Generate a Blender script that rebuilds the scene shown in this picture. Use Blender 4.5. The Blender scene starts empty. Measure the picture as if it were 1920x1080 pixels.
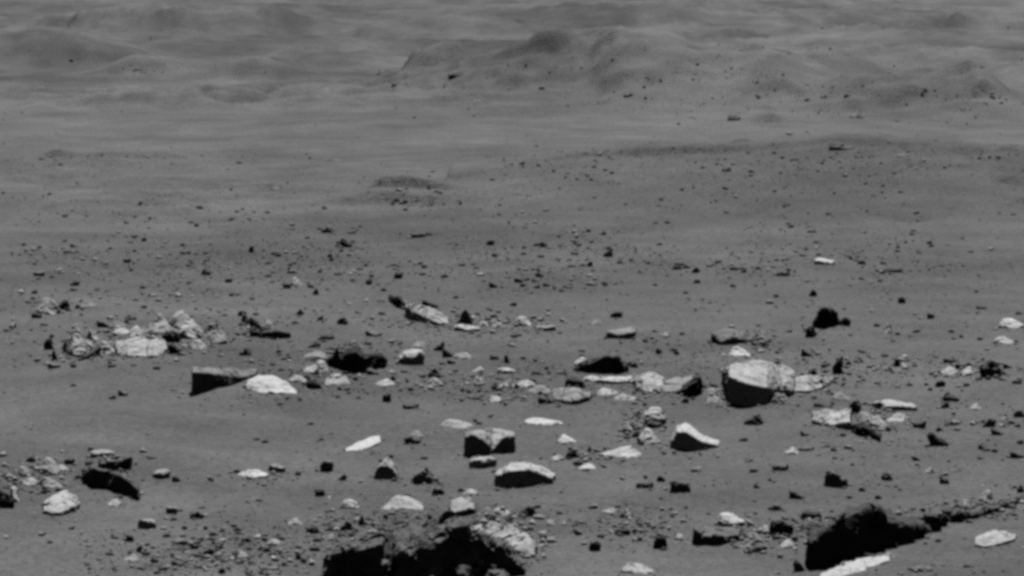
import bpy, bmesh, math, random
import numpy as np
from mathutils import Vector

sc = bpy.context.scene
COL = sc.collection
R_ = math.radians

# ------------------------------------------------------------------ camera
W, H = 1920.0, 1080.0
HFOV = 16.0
CAM_H = 2.2
PITCH = R_(5.33)
F_PX = (W / 2) / math.tan(R_(HFOV / 2))
cam_d = bpy.data.cameras.new('camera')
cam = bpy.data.objects.new('camera', cam_d)
COL.objects.link(cam)
cam.location = (0, 0, CAM_H)
cam.rotation_euler = (math.pi / 2 - PITCH, 0, 0)
cam_d.sensor_fit = 'HORIZONTAL'
cam_d.angle = R_(HFOV)
cam_d.clip_start = 0.1
cam_d.clip_end = 8000
sc.camera = cam

# ------------------------------------------------------------------ sky, sun, exposure
SUN_EL, SUN_AZ = R_(63), R_(9)          # azimuth from +Y (view direction) towards +X
world = bpy.data.worlds.new('World')
sc.world = world
world.use_nodes = True
nt = world.node_tree
nt.nodes.clear()
sky = nt.nodes.new('ShaderNodeTexSky')
sky.sky_type = 'NISHITA'
sky.sun_disc = False
sky.sun_elevation = SUN_EL
sky.sun_rotation = SUN_AZ
sky.air_density = 0.10                   # thin air
sky.dust_density = 0.08
sky.ozone_density = 0.0
bw = nt.nodes.new('ShaderNodeRGBToBW')   # the picture is monochrome
bg = nt.nodes.new('ShaderNodeBackground')
bg.inputs['Strength'].default_value = 0.05
wo = nt.nodes.new('ShaderNodeOutputWorld')
nt.links.new(sky.outputs[0], bw.inputs[0])
nt.links.new(bw.outputs[0], bg.inputs['Color'])
nt.links.new(bg.outputs[0], wo.inputs[0])

sun_d = bpy.data.lights.new('sun', 'SUN')
sun_d.energy = 5.0
sun_d.angle = R_(0.5)
sun_d.color = (1, 1, 1)
sun = bpy.data.objects.new('sun', sun_d)
COL.objects.link(sun)
sdir = Vector((math.sin(SUN_AZ) * math.cos(SUN_EL), math.cos(SUN_AZ) * math.cos(SUN_EL), math.sin(SUN_EL)))
sun.rotation_euler = sdir.to_track_quat('Z', 'Y').to_euler()
sun.location = sdir * 50

sc.view_settings.view_transform = 'Standard'
sc.view_settings.look = 'None'
sc.view_settings.gamma = 1.0
sc.view_settings.use_curve_mapping = False
sc.view_settings.exposure = 1.32
sc.cycles.filter_width = 3.8             # a soft long lens
sc.cycles.use_denoising = False          # keep the grain
sc.cycles.max_bounces = 4
sc.cycles.diffuse_bounces = 0            # hard contrast: shade is lit by the sky alone

# ------------------------------------------------------------------ numpy noise
def _hash(ix, iy, iz, seed):
    h = (ix.astype(np.uint64) * np.uint64(374761393) + iy.astype(np.uint64) * np.uint64(668265263)
         + iz.astype(np.uint64) * np.uint64(2147483647) + np.uint64(seed * 974711 + 12345)) & np.uint64(0xffffffff)
    h = ((h ^ (h >> np.uint64(13))) * np.uint64(1274126177)) & np.uint64(0xffffffff)
    h = ((h ^ (h >> np.uint64(16))) * np.uint64(2246822519)) & np.uint64(0xffffffff)
    h = h ^ (h >> np.uint64(15))
    return h.astype(np.float64) / 4294967295.0 * 2 - 1

def noise3(x, y, z, seed=0):
    x = np.asarray(x, float) + 5000.0; y = np.asarray(y, float) + 5000.0; z = np.asarray(z, float) + 5000.0
    ix = np.floor(x).astype(np.int64); iy = np.floor(y).astype(np.int64); iz = np.floor(z).astype(np.int64)
    fx = x - ix; fy = y - iy; fz = z - iz
    sx = fx * fx * fx * (fx * (fx * 6 - 15) + 10); sy = fy * fy * fy * (fy * (fy * 6 - 15) + 10); sz = fz * fz * fz * (fz * (fz * 6 - 15) + 10)
    def L(a, b, t): return a + (b - a) * t
    c = [[[_hash(ix + i, iy + j, iz + k, seed) for k in (0, 1)] for j in (0, 1)] for i in (0, 1)]
    return L(L(L(c[0][0][0], c[1][0][0], sx), L(c[0][1][0], c[1][1][0], sx), sy),
             L(L(c[0][0][1], c[1][0][1], sx), L(c[0][1][1], c[1][1][1], sx), sy), sz)

def fbm2(x, y, seed, oct=3):
    s = 0; a = 1.0; f = 1.0
    for o in range(oct):
        s = s + a * noise3(x * f, y * f, np.zeros_like(x) + o * 7.3, seed + o)
        a *= 0.5; f *= 2.03
    return s

def smooth(a, b, x):
    t = np.clip((x - a) / (b - a), 0, 1)
    return t * t * (3 - 2 * t)

# ------------------------------------------------------------------ picture <-> place
def ray(px, py):
    a = (px - W / 2) / F_PX; b = (H / 2 - py) / F_PX
    return a, math.cos(PITCH) + b * math.sin(PITCH), -math.sin(PITCH) + b * math.cos(PITCH)

def at_depth(px, py, Y):
    dx, dy, dz = ray(px, py)
    t = Y / dy
    return (dx * t, Y, CAM_H + dz * t)

def flat_depth(py):
    dx, dy, dz = ray(W / 2, py)
    return CAM_H * dy / -dz

def mpp(Y):
    return Y / F_PX

# ------------------------------------------------------------------ terrain height
def prof(Y, a, b, c):
    """rises from a to a crest at b, falls to c"""
    return np.where(Y < b, smooth(a, b, Y), 1 - smooth(b, c, Y))

RIDGE_X = np.array([-400, 500, 800, 950, 1100, 1300, 1480, 1580, 1680, 1800, 1920, 2400], float)
RIDGE_Y = np.array([330, 330, 318, 296, 290, 286, 278, 272, 276, 281, 289, 300], float)
YR = 33.5
ridge_xw = (RIDGE_X - W / 2) / F_PX * YR
ridge_h = np.array([max(0.0, at_depth(960, y, YR)[2]) for y in RIDGE_Y]) * np.array([0.0, 0.0, 0.0, .7, .95, 1, 1, 1, 1, 1, 1, 1])

MOUNDS = []   # x0, Yc, sx, h, front, back
def mound(px, py_base, wpx, hpx, front, back):
    Y = flat_depth(py_base)
    MOUNDS.append(((px - W / 2) / F_PX * Y, Y, wpx * mpp(Y) * 0.5, hpx * mpp(Y), front, back))
mound(735, 386, 220, 26, 0.25, 2.0)
mound(1540, 420, 760, 10, 1.6, 0.2)
def hill(px, foot, crest, wpx, front, back):
    Yc = flat_depth(foot) + front
    MOUNDS.append(((px - W / 2) / F_PX * Yc, Yc, wpx * mpp(Yc) * 0.5, max(at_depth(W / 2, crest, Yc)[2], 0.02), front, back))
hill(1110, 205, 92, 620, 4.5, 8); hill(1430, 212, 130, 520, 3.4, 6); hill(1760, 214, 166, 420, 1.5, 5); hill(1580, 150, 84, 800, 4.5, 9)
hill(800, 172, 140, 180, 0.8, 3); hill(470, 146, 114, 220, 0.8, 4); hill(262, 142, 122, 140, 0.6, 4); hill(630, 118, 90, 280, 2, 5)
hill(60, 130, 62, 460, 4, 9); hill(860, 62, 26, 260, 2, 8); hill(1790, 64, 36, 220, 1.2, 6); hill(330, 66, 12, 560, 5, 12); hill(1180, 50, 14, 620, 5, 16); hill(940, 110, 84, 240, 1.2, 5)
mound(1830, 215, 260, 20, 2.0, 5.0)
mound(1640, 215, 180, 14, 1.2, 5.0)
mound(160, 315, 420, 14, 1.2, 2.5)
mound(100, 400, 420, 8, 1.0, 0.7)
mound(300, 190, 500, 10, 3.0, 5.0)
mound(250, 850, 520, 26, 0.9, 0.9)
mound(260, 790, 420, 14, 0.7, 0.9)
mound(1250, 940, 600, 10, 0.5, 0.6)

SCARPS = []
for _x, _y, _w, _h in ((265, 132, 90, 9), (470, 138, 110, 14), (795, 162, 130, 16), (820, 36, 100, 10), (1790, 50, 110, 12), (700, 66, 120, 7), (1290, 216, 60, 9), (1375, 224, 60, 9), (1445, 232, 70, 7),
                       (1630, 208, 90, 11), (1700, 210, 70, 12), (1795, 206, 90, 12), (1862, 212, 80, 14), (1110, 104, 220, 10), (1180, 170, 160, 8), (1420, 168, 150, 9), (1560, 150, 180, 8), (1240, 130, 200, 8),
                       (735, 376, 200, 15), (160, 310, 260, 8), (312, 309, 80, 6), (1060, 330, 90, 8), (640, 330, 120, 6), (1400, 326, 140, 8), (1700, 312, 170, 10), (1260, 310, 150, 8), (520, 60, 160, 7), (1640, 66, 200, 7),
                       (100, 80, 220, 8), (1000, 60, 160, 7), (1500, 80, 180, 7), (380, 200, 160, 5), (560, 250, 200, 5), (1330, 70, 160, 8), (1900, 120, 160, 9), (960, 190, 140, 8), (1480, 205, 90, 8), (600, 160, 140, 7)):
    _Y = flat_depth(_y)
    SCARPS.append(((_x - W / 2) / F_PX * _Y, _Y, _w * mpp(_Y) * 0.5, 1.7 * _h * mpp(_Y), max(0.06, 0.002 * _Y), 0.06 * _Y))

def terrain(x, Y):
    x = np.asarray(x, float); Y = np.asarray(Y, float)
    far = smooth(34, 75, Y)
    z = 0.028 * fbm2(x / 1.5, Y / 2.2, 11, 5) + 0.004 * fbm2(x / 0.22, Y / 0.35, 12, 2)
    z = z + far * (0.17 * fbm2(x / 5.0, Y / 7.0, 14, 5) + 0.07 * (0.5 - np.abs(fbm2(x / 1.1, Y / 1.6, 16, 3))))
    z = z + smooth(110, 400, Y) * 4 * fbm2(x / 90.0, Y / 120.0, 15, 4) + np.maximum(0, Y - 120) * 0.008
    rh = np.interp(x, ridge_xw, ridge_h)
    wob = 0.5 * noise3(x / 0.9, Y * 0, Y * 0, 21) + 0.3 * noise3(x / 0.33, Y * 0, Y * 0, 22) + 0.25 * noise3(x / 0.11, Y * 0, Y * 0, 24)
    z = z + (rh + 0.02 * wob) * prof(Y, 29.0, YR + 0.25 * wob, 41.0) * (rh > 0)
    sc_n = np.clip(0.5 + 0.5 * noise3(x / 0.8, Y * 0, Y * 0 + 3, 23), 0, 1)
    z = z + (rh > 0.05) * (0.02 + 0.07 * sc_n) * smooth(YR - 0.34, YR - 0.14, Y + 0.2 * wob) * (1 - smooth(YR, YR + 5, Y))
    wx = 0.35 * noise3(x / (0.018 * np.maximum(np.abs(Y), 5.0)), Y / 3.0, Y * 0, 31)
    hm = 0
    for x0, Yc, sx, h, fr, bk in MOUNDS:
        g = np.exp(-np.clip(np.abs((x - x0) / sx), 0, 6) ** 2.4)
        e_ = g * prof(Y + wx * fr, Yc - fr, Yc, Yc + bk)
        z = z + h * e_
        if Yc > 45: hm = np.maximum(hm, e_)
    n1 = noise3(x / (0.012 * np.maximum(np.abs(Y), 5.0)), Y * 0, Y / 9.0, 71) + 0.5 * noise3(x / (0.004 * np.maximum(np.abs(Y), 5.0)), Y * 0, Y / 9.0, 72)
    n2 = noise3(x / (0.007 * np.maximum(np.abs(Y), 5.0)), Y * 0, Y / 5.0, 73)
    for x0, Yc, sx, h, fr, bk in SCARPS:
        m = (Y > Yc - 3) & (Y < Yc + bk + 3) & (np.abs(x - x0) < 2.6 * sx)
        if not m.any(): continue
        xm, Ym = x[m], Y[m]
        g = np.exp(-np.abs((xm - x0) / sx) ** 2.4)
        z[m] += h * g * np.clip(0.65 + 0.8 * n2[m], 0, 1.3) * prof(Ym + n1[m] * fr * 4, Yc - fr, Yc, Yc + bk)
    # broken rocky ground: patches on the far slopes and on the front of the near ridge
    rocky = np.maximum(0.25 * hm + 0.9 * smooth(0.0, 0.55, fbm2(x / 3.2, Y / 9.0, 81, 3)), 0) * smooth(46, 56, Y)
    z = z + rocky * 0.26 * (0.45 - np.abs(fbm2(x / 1.0, Y / 1.3, 82, 4)))
    rk2 = smooth(0.0, 0.5, fbm2(x / 1.6, Y / 2.4, 83, 3)) * smooth(28, 31, Y) * (1 - smooth(36, 41, Y))
    z = z + rk2 * 0.055 * (0.45 - np.abs(fbm2(x / 0.4, Y / 0.45, 84, 4)))
    z = z + hm * (0.10 * fbm2(x / 0.9, Y / 0.9, 19, 3) + 0.06 * (0.5 - np.abs(fbm2(x / 2.2, Y / 2.0, 20, 3))))
    return z

_Yf = np.concatenate([np.linspace(9, 45, 520), np.geomspace(45.05, 500, 300)])
_ga = np.linspace(-0.27, 0.27, 540)
_GX, _GY = np.meshgrid(_ga, _Yf)
_GZ = terrain(_GX * _GY, _GY)

def height(x, Y):
    """ground height from the sampled sheet"""
    r = float(np.interp(Y, _Yf, np.arange(len(_Yf)))); i = min(int(r), len(_Yf) - 2); f = r - i
    u = min(max((x / max(Y, 1e-6) + 0.27) / 0.54 * 539, 0), 538.999); j = int(u); g = u - j
    return float((_GZ[i, j] * (1 - g) + _GZ[i, j + 1] * g) * (1 - f) + (_GZ[i + 1, j] * (1 - g) + _GZ[i + 1, j + 1] * g) * f)

def ground_hits(px, py):
    """depth of the first ground seen along each ray"""
    px = np.atleast_1d(np.asarray(px, float)); py = np.atleast_1d(np.asarray(py, float))
    out = np.empty(len(px))
    r = np.arange(len(_Yf))
    for c in range(0, len(px), 1500):
        a = (px[c:c + 1500] - W / 2) / F_PX; b = (H / 2 - py[c:c + 1500]) / F_PX
        dy = math.cos(PITCH) + b * math.sin(PITCH); dz = -math.sin(PITCH) + b * math.cos(PITCH)
        u = np.clip((a / dy + 0.27) / 0.54 * 539, 0, 538.99); j = u.astype(int); g = (u - j)[:, None]
        gz = _GZ[r[None, :], j[:, None]] * (1 - g) + _GZ[r[None, :], j[:, None] + 1] * g
        d = CAM_H + (dz / dy)[:, None] * _Yf[None, :] - gz
        i = np.argmax(d < 0, axis=1); i = np.where((d < 0).any(1), i, len(_Yf) - 1); i = np.maximum(i, 1)
        k = np.arange(len(i)); d0 = d[k, i - 1]; d1 = d[k, i]
        t = np.clip(d0 / np.where(np.abs(d0 - d1) < 1e-12, 1, d0 - d1), 0, 1)
        out[c:c + 1500] = _Yf[i - 1] + t * (_Yf[i] - _Yf[i - 1])
    return out

def ground_hit(px, py):
    return float(ground_hits(px, py)[0])

# ------------------------------------------------------------------ materials
def rock_material(name, base, vary, scale, bump=0.6):
    m = bpy.data.materials.new(name)
    m.use_nodes = True
    n = m.node_tree; n.nodes.clear(); A = n.nodes.new; K = n.links.new
    tc = A('ShaderNodeTexCoord')
    oi = A('ShaderNodeObjectInfo')
    n1 = A('ShaderNodeTexNoise'); n1.inputs['Scale'].default_value = scale; n1.inputs['Detail'].default_value = 6; n1.inputs['Roughness'].default_value = 0.65
    n2 = A('ShaderNodeTexNoise'); n2.inputs['Scale'].default_value = scale * 6; n2.inputs['Detail'].default_value = 4
    K(tc.outputs['Object'], n1.inputs['Vector']); K(tc.outputs['Object'], n2.inputs['Vector'])
    mx = A('ShaderNodeMath'); mx.operation = 'MULTIPLY_ADD'; mx.inputs[1].default_value = 0.45
    K(n2.outputs['Fac'], mx.inputs[0]); K(n1.outputs['Fac'], mx.inputs[2])
    r = A('ShaderNodeMapRange'); r.inputs['From Min'].default_value = 0.42; r.inputs['From Max'].default_value = 1.05
    r.inputs['To Min'].default_value = base * (1 - vary); r.inputs['To Max'].default_value = base * (1 + vary)
    K(mx.outputs[0], r.inputs['Value'])
    v = A('ShaderNodeMapRange'); v.inputs['To Min'].default_value = 0.68; v.inputs['To Max'].default_value = 1.28
    K(oi.outputs['Random'], v.inputs['Value'])
    mu = A('ShaderNodeMath'); mu.operation = 'MULTIPLY'
    K(r.outputs['Result'], mu.inputs[0]); K(v.outputs['Result'], mu.inputs[1])
    cc = A('ShaderNodeCombineColor')
    for i in range(3): K(mu.outputs[0], cc.inputs[i])
    b = A('ShaderNodeBump'); b.inputs['Strength'].default_value = bump; b.inputs['Distance'].default_value = 0.012
    K(mx.outputs[0], b.inputs['Height'])
    d = A('ShaderNodeBsdfDiffuse'); d.inputs['Roughness'].default_value = 0.0
    K(cc.outputs[0], d.inputs['Color']); K(b.outputs[0], d.inputs['Normal'])
    o = A('ShaderNodeOutputMaterial'); K(d.outputs[0], o.inputs[0])
    return m

TONES = {'k': rock_material('basalt_dark', 0.032, 0.3, 9),
         'd': rock_material('rock_dark', 0.05, 0.3, 9),
         'm': rock_material('rock_grey', 0.085, 0.3, 10),
         'p': rock_material('rock_pale', 0.185, 0.28, 7, 0.3),
         'w': rock_material('rock_white', 0.235, 0.2, 6, 0.3)}

def ground_material():
    m = bpy.data.materials.new('basaltic_sand')
    m.use_nodes = True
    n = m.node_tree; n.nodes.clear(); A = n.nodes.new; K = n.links.new
    tc = A('ShaderNodeTexCoord')
    def noise(scale, detail, rough=0.55):
        t = A('ShaderNodeTexNoise'); t.inputs['Scale'].default_value = scale; t.inputs['Detail'].default_value = detail
        t.inputs['Roughness'].default_value = rough
        K(tc.outputs['Object'], t.inputs['Vector']); return t.outputs['Fac']
    def mr(val, a, b, lo, hi):
        r = A('ShaderNodeMapRange'); r.inputs[1].default_value = a; r.inputs[2].default_value = b; r.inputs[3].default_value = lo; r.inputs[4].default_value = hi
        K(val, r.inputs[0]); return r.outputs[0]
    def mul(a, b):
        t = A('ShaderNodeMath'); t.operation = 'MULTIPLY'; K(a, t.inputs[0]); K(b, t.inputs[1]); return t.outputs[0]
    v = mul(mr(noise(0.3, 6, 0.6), 0.3, 0.7, 0.039, 0.060), mr(noise(1.7, 6, 0.62), 0.3, 0.7, 0.84, 1.16))
    v = mul(v, mr(noise(26, 6, 0.8), 0.3, 0.7, 0.66, 1.34))
    v = mul(v, mr(noise(95, 4, 0.7), 0.3, 0.7, 0.7, 1.3))
    dn = A('ShaderNodeAttribute'); dn.attribute_name = 'ground_tone'
    v = mul(v, dn.outputs['Fac'])
    cc = A('ShaderNodeCombineColor')
    for i in range(3): K(v, cc.inputs[i])
    b1 = A('ShaderNodeBump'); b1.inputs['Strength'].default_value = 0.8; b1.inputs['Distance'].default_value = 0.025
    K(noise(22, 6, 0.62), b1.inputs['Height'])
    d = A('ShaderNodeBsdfDiffuse'); d.inputs['Roughness'].default_value = 0.0
    K(cc.outputs[0], d.inputs['Color']); K(b1.outputs[0], d.inputs['Normal'])
    o = A('ShaderNodeOutputMaterial'); K(d.outputs[0], o.inputs[0])
    return m
M_GROUND = ground_material()

# ------------------------------------------------------------------ the ground: one sheet, fine where the lens looks
def build_ground():
    az = np.concatenate([np.linspace(-180, -30, 26)[:-1], np.linspace(-30, -9.5, 40)[:-1], np.linspace(-9.5, 9.5, 390),
                         np.linspace(9.5, 30, 40)[1:], np.linspace(30, 180, 26)[1:-1]])
    az = np.radians(az)
    ys = np.concatenate([np.linspace(0.3, 11.5, 24)[:-1], 1 / np.linspace(1 / 11.5, 1 / 26, 300)[:-1], 1 / np.linspace(1 / 26, 1 / 80, 560)[:-1], np.geomspace(80, 200, 150)[:-1], np.geomspace(200, 1500, 30)])
    A_, Y_ = np.meshgrid(az, ys)
    # flat-fronted rows inside the view, circular outside
    X = Y_ * np.sin(A_); Yw = Y_ * np.cos(A_)
    Z = terrain(X, Yw)
    drifts(X, Yw, Z)
    n_r, n_a = X.shape
    co = np.stack([X, Yw, Z], -1).reshape(-1, 3)
    co = np.vstack([co, [[0, 0, 0.0]]])
    i = np.arange(n_r - 1)[:, None] * n_a + np.arange(n_a)[None, :]
    jn = np.roll(np.arange(n_a), -1)
    j = np.arange(n_r - 1)[:, None] * n_a + jn[None, :]
    quads = np.stack([i, j, j + n_a, i + n_a], -1).reshape(-1, 4)
    tris = np.stack([np.full(n_a, len(co) - 1), jn, np.arange(n_a)], -1)
    me = bpy.data.meshes.new('ground')
    me.vertices.add(len(co)); me.vertices.foreach_set('co', co.ravel())
    nl = quads.size + tris.size
    me.loops.add(nl); me.loops.foreach_set('vertex_index', np.concatenate([quads.ravel(), tris.ravel()]).astype(np.int32))
    npoly = len(quads) + len(tris)
    me.polygons.add(npoly)
    st = np.concatenate([np.arange(len(quads)) * 4, quads.size + np.arange(len(tris)) * 3]).astype(np.int32)
    me.polygons.foreach_set('loop_start', st)
    me.polygons.foreach_set('use_smooth', np.ones(npoly, bool))
    me.materials.append(M_GROUND)
    # paler dusty and darker stony patches; ridge front darkened, far ground lifted
    tone = 1 + 0.10 * smooth(38, 43, Yw) * (1 - smooth(52, 60, Yw)) - 0.10 * smooth(28.6, 30, Yw) * (1 - smooth(34, 37, Yw)) * smooth(-1.5, 1.5, X) - 0.06 * smooth(21, 24, Yw) * (1 - smooth(27, 29, Yw))
    fr_ = smooth(44, 60, Yw)
    tone = tone - fr_ * (-0.13 + 0.30 * smooth(-0.1, 0.55, fbm2(X / 2.6, Yw / 7.0, 43, 4))) * (0.55 + 0.45 * smooth(-4, 6, X)) + 0.16 * fr_ * np.clip(fbm2(X / 1.2, Yw / 4.0, 44, 3), -.6, 1)
    tone = tone + 0.10 * np.clip(fbm2(X / 4.0, Yw / 9.0, 41, 4), -1, 1) * smooth(18, 40, Yw) + 0.05 * fbm2(X / 0.5, Yw / 1.6, 42, 3)
    at_ = me.attributes.new('ground_tone', 'FLOAT', 'POINT')
    at_.data.foreach_set('value', np.concatenate([tone.ravel(), [1.0]]).astype(np.float32))
    me.update(calc_edges=True); me.validate()
    # faces must look up
    if me.polygons[len(quads) // 2].normal.z < 0: me.flip_normals()
    o = bpy.data.objects.new('ground', me); COL.objects.link(o)
    o['kind'] = 'structure'; o['label'] = 'grey rippled sandy ground rising to low ridges'
    return o

# ------------------------------------------------------------------ rock builder
rng = random.Random(7)
PENDING = []

def style_points(st, w, h, rg):
    """hulls of (u, v, k): u across, v up (0 foot, 1 top), k depth away from the lens in picture pixels"""
    U = rg.uniform
    SL = 0.12                                   # rise of the ground in the picture per pixel of depth

    def lump(n, D, base_r, mid, top, shift, tilt=0.0, jit=0.16, u0=0.0, u1=1.0, hz=1.0, kofs=0.0):
        """an irregular faceted lump: foot ring, shoulder ring, crown ring"""
        th0 = U(0, 6.28); P = []
        rings = [(0.0, base_r, 0, 0, n), (mid[0], mid[1], shift[0] * .35, shift[1] * .35, n), (top[0], top[1], shift[0], shift[1], max(4, n - 2))]
        for z, r, du, dk, m in rings:
            for i in range(m):
                th = th0 + 6.283 * (i + U(-.3, .3)) / m
                rr = r * (1 + U(-jit, jit))
                cu, ck = rr * math.cos(th), rr * math.sin(th)
                zz = z * (1 + tilt * cu) * (1 + U(-jit, jit) * (.6 if z else 0))
                P.append([.5 + .5 * cu + du, zz, D * (.5 + .5 * ck + dk)])
        ul, uh = min(p[0] for p in P), max(p[0] for p in P)
        for p in P:
            p[0] = u0 + (u1 - u0) * (p[0] - ul) / (uh - ul)
            p[2] = max(p[2], 0) + kofs
        # scale heights so that the picture height is h
        Dv = lambda sc_: max(p[1] * sc_ + SL * p[2] / h for p in P)
        lo, hi = 0.02, 3.0
        for _ in range(24):
            mid_ = (lo + hi) / 2
            if Dv(mid_) < hz: lo = mid_
            else: hi = mid_
        f_ = max(lo, 0.25 * hz)
        return [(p[0], p[1] * f_ + SL * p[2] / h, p[2]) for p in P]
    if st == 'B': return [lump(rg.choice((5, 6, 7)), min(.7 * w, 4 * h), .9, (U(.5, .8), 1.0), (1.0, U(.45, .7)), (U(-.12, .12), U(-.1, .04)), U(-.4, .4), .24)]
    if st == 'L': return [lump(6, min(.7 * w, 4 * h), .9, (.7, 1.0), (1.0, .6), (-.14, -.02), -.55, .12)]
    if st == 'T': return [lump(6, min(.7 * w, 4 * h), .9, (.7, 1.0), (1.0, .6), (.14, -.02), .55, .12)]
    if st == 'Y': return [lump(6, min(.6 * w, 3 * h), 1.0, (.5, .62), (1.0, .14), (U(-.14, .14), -.04), U(-.2, .2), .2)]
    if st == 'D': return [lump(7, min(.8 * w, 3.5 * h), .9, (U(.4, .6), 1.0), (1.0, U(.35, .55)), (U(-.16, .16), U(-.1, .02)), U(-.4, .4), .24)]
    if st == 'P': return [lump(rg.choice((6, 7, 8)), max(min(1.1 * w, 3.2 * h), 1.5 * h), 1.0, (.34, .9), (1.0, .36), (U(-.18, .18), U(.1, .2)), U(-.3, .3), .2)]
    if st == 'F': return [lump(rg.choice((5, 6, 7)), min(.9 * w, 3.6 * h), .84, (.72, 1.0), (1.0, .8), (U(-.05, .05), .04), U(-.35, .35), .24)]
    if st == 'W': return [lump(8, max(min(.9 * w, 2.4 * h), 1.4 * h), .8, (.38, 1.0), (1.0, .42), (U(-.1, .1), .18), U(-.15, .15), .14)]
    if st == 'G':                               # ragged low row of broken stones sunk in the soil
        out = []
        m = max(2, min(5, int(w / (2.2 * h))))
        for i in range(m):
            a = i / m - .08; b = (i + 1) / m + .1
            out.append(lump(6, 3 * h, 1.0, (.4, .9), (1.0, .35), (U(-.1, .1), U(-.05, .12)), U(-.3, .3), .25, max(0, a), min(1, b), U(.3, 1.0), U(0, 1.5) * h))
        return out
    if st == 'C':
        p = []
        for i in range(9):
            t = math.pi * i / 8
            p.append((.54 + .46 * math.cos(t), max(0, math.sin(t)) * (1 + U(-.05, .05)), .6 * w))
            p.append((.44 + .44 * math.cos(t), .68 * max(0, math.sin(t)) * (1 + U(-.06, .06)), .02 * w))
        return [p]
    raise ValueError(st)

def rock(name, tone, x0, x1, y0, y1, style=None, label=None, short=None, hulls=None, group=None, cat='rock', base=None, rough=1.0, cols=None):
    PENDING.append(dict(cols=cols, name=name, tone=tone, x0=x0, x1=x1, y0=y0, y1=y1, style=style, label=label, short=short, hulls=hulls, group=group, cat=cat, base=base, rough=rough))

def hull_bm(bm, pts):
    vs = [bm.verts.new(p) for p in pts]
    res = bmesh.ops.convex_hull(bm, input=vs)
    dead = {e for e in res['geom_interior'] + res['geom_unused'] if isinstance(e, bmesh.types.BMVert)}
    bmesh.ops.delete(bm, geom=list(dead), context='VERTS')

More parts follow.
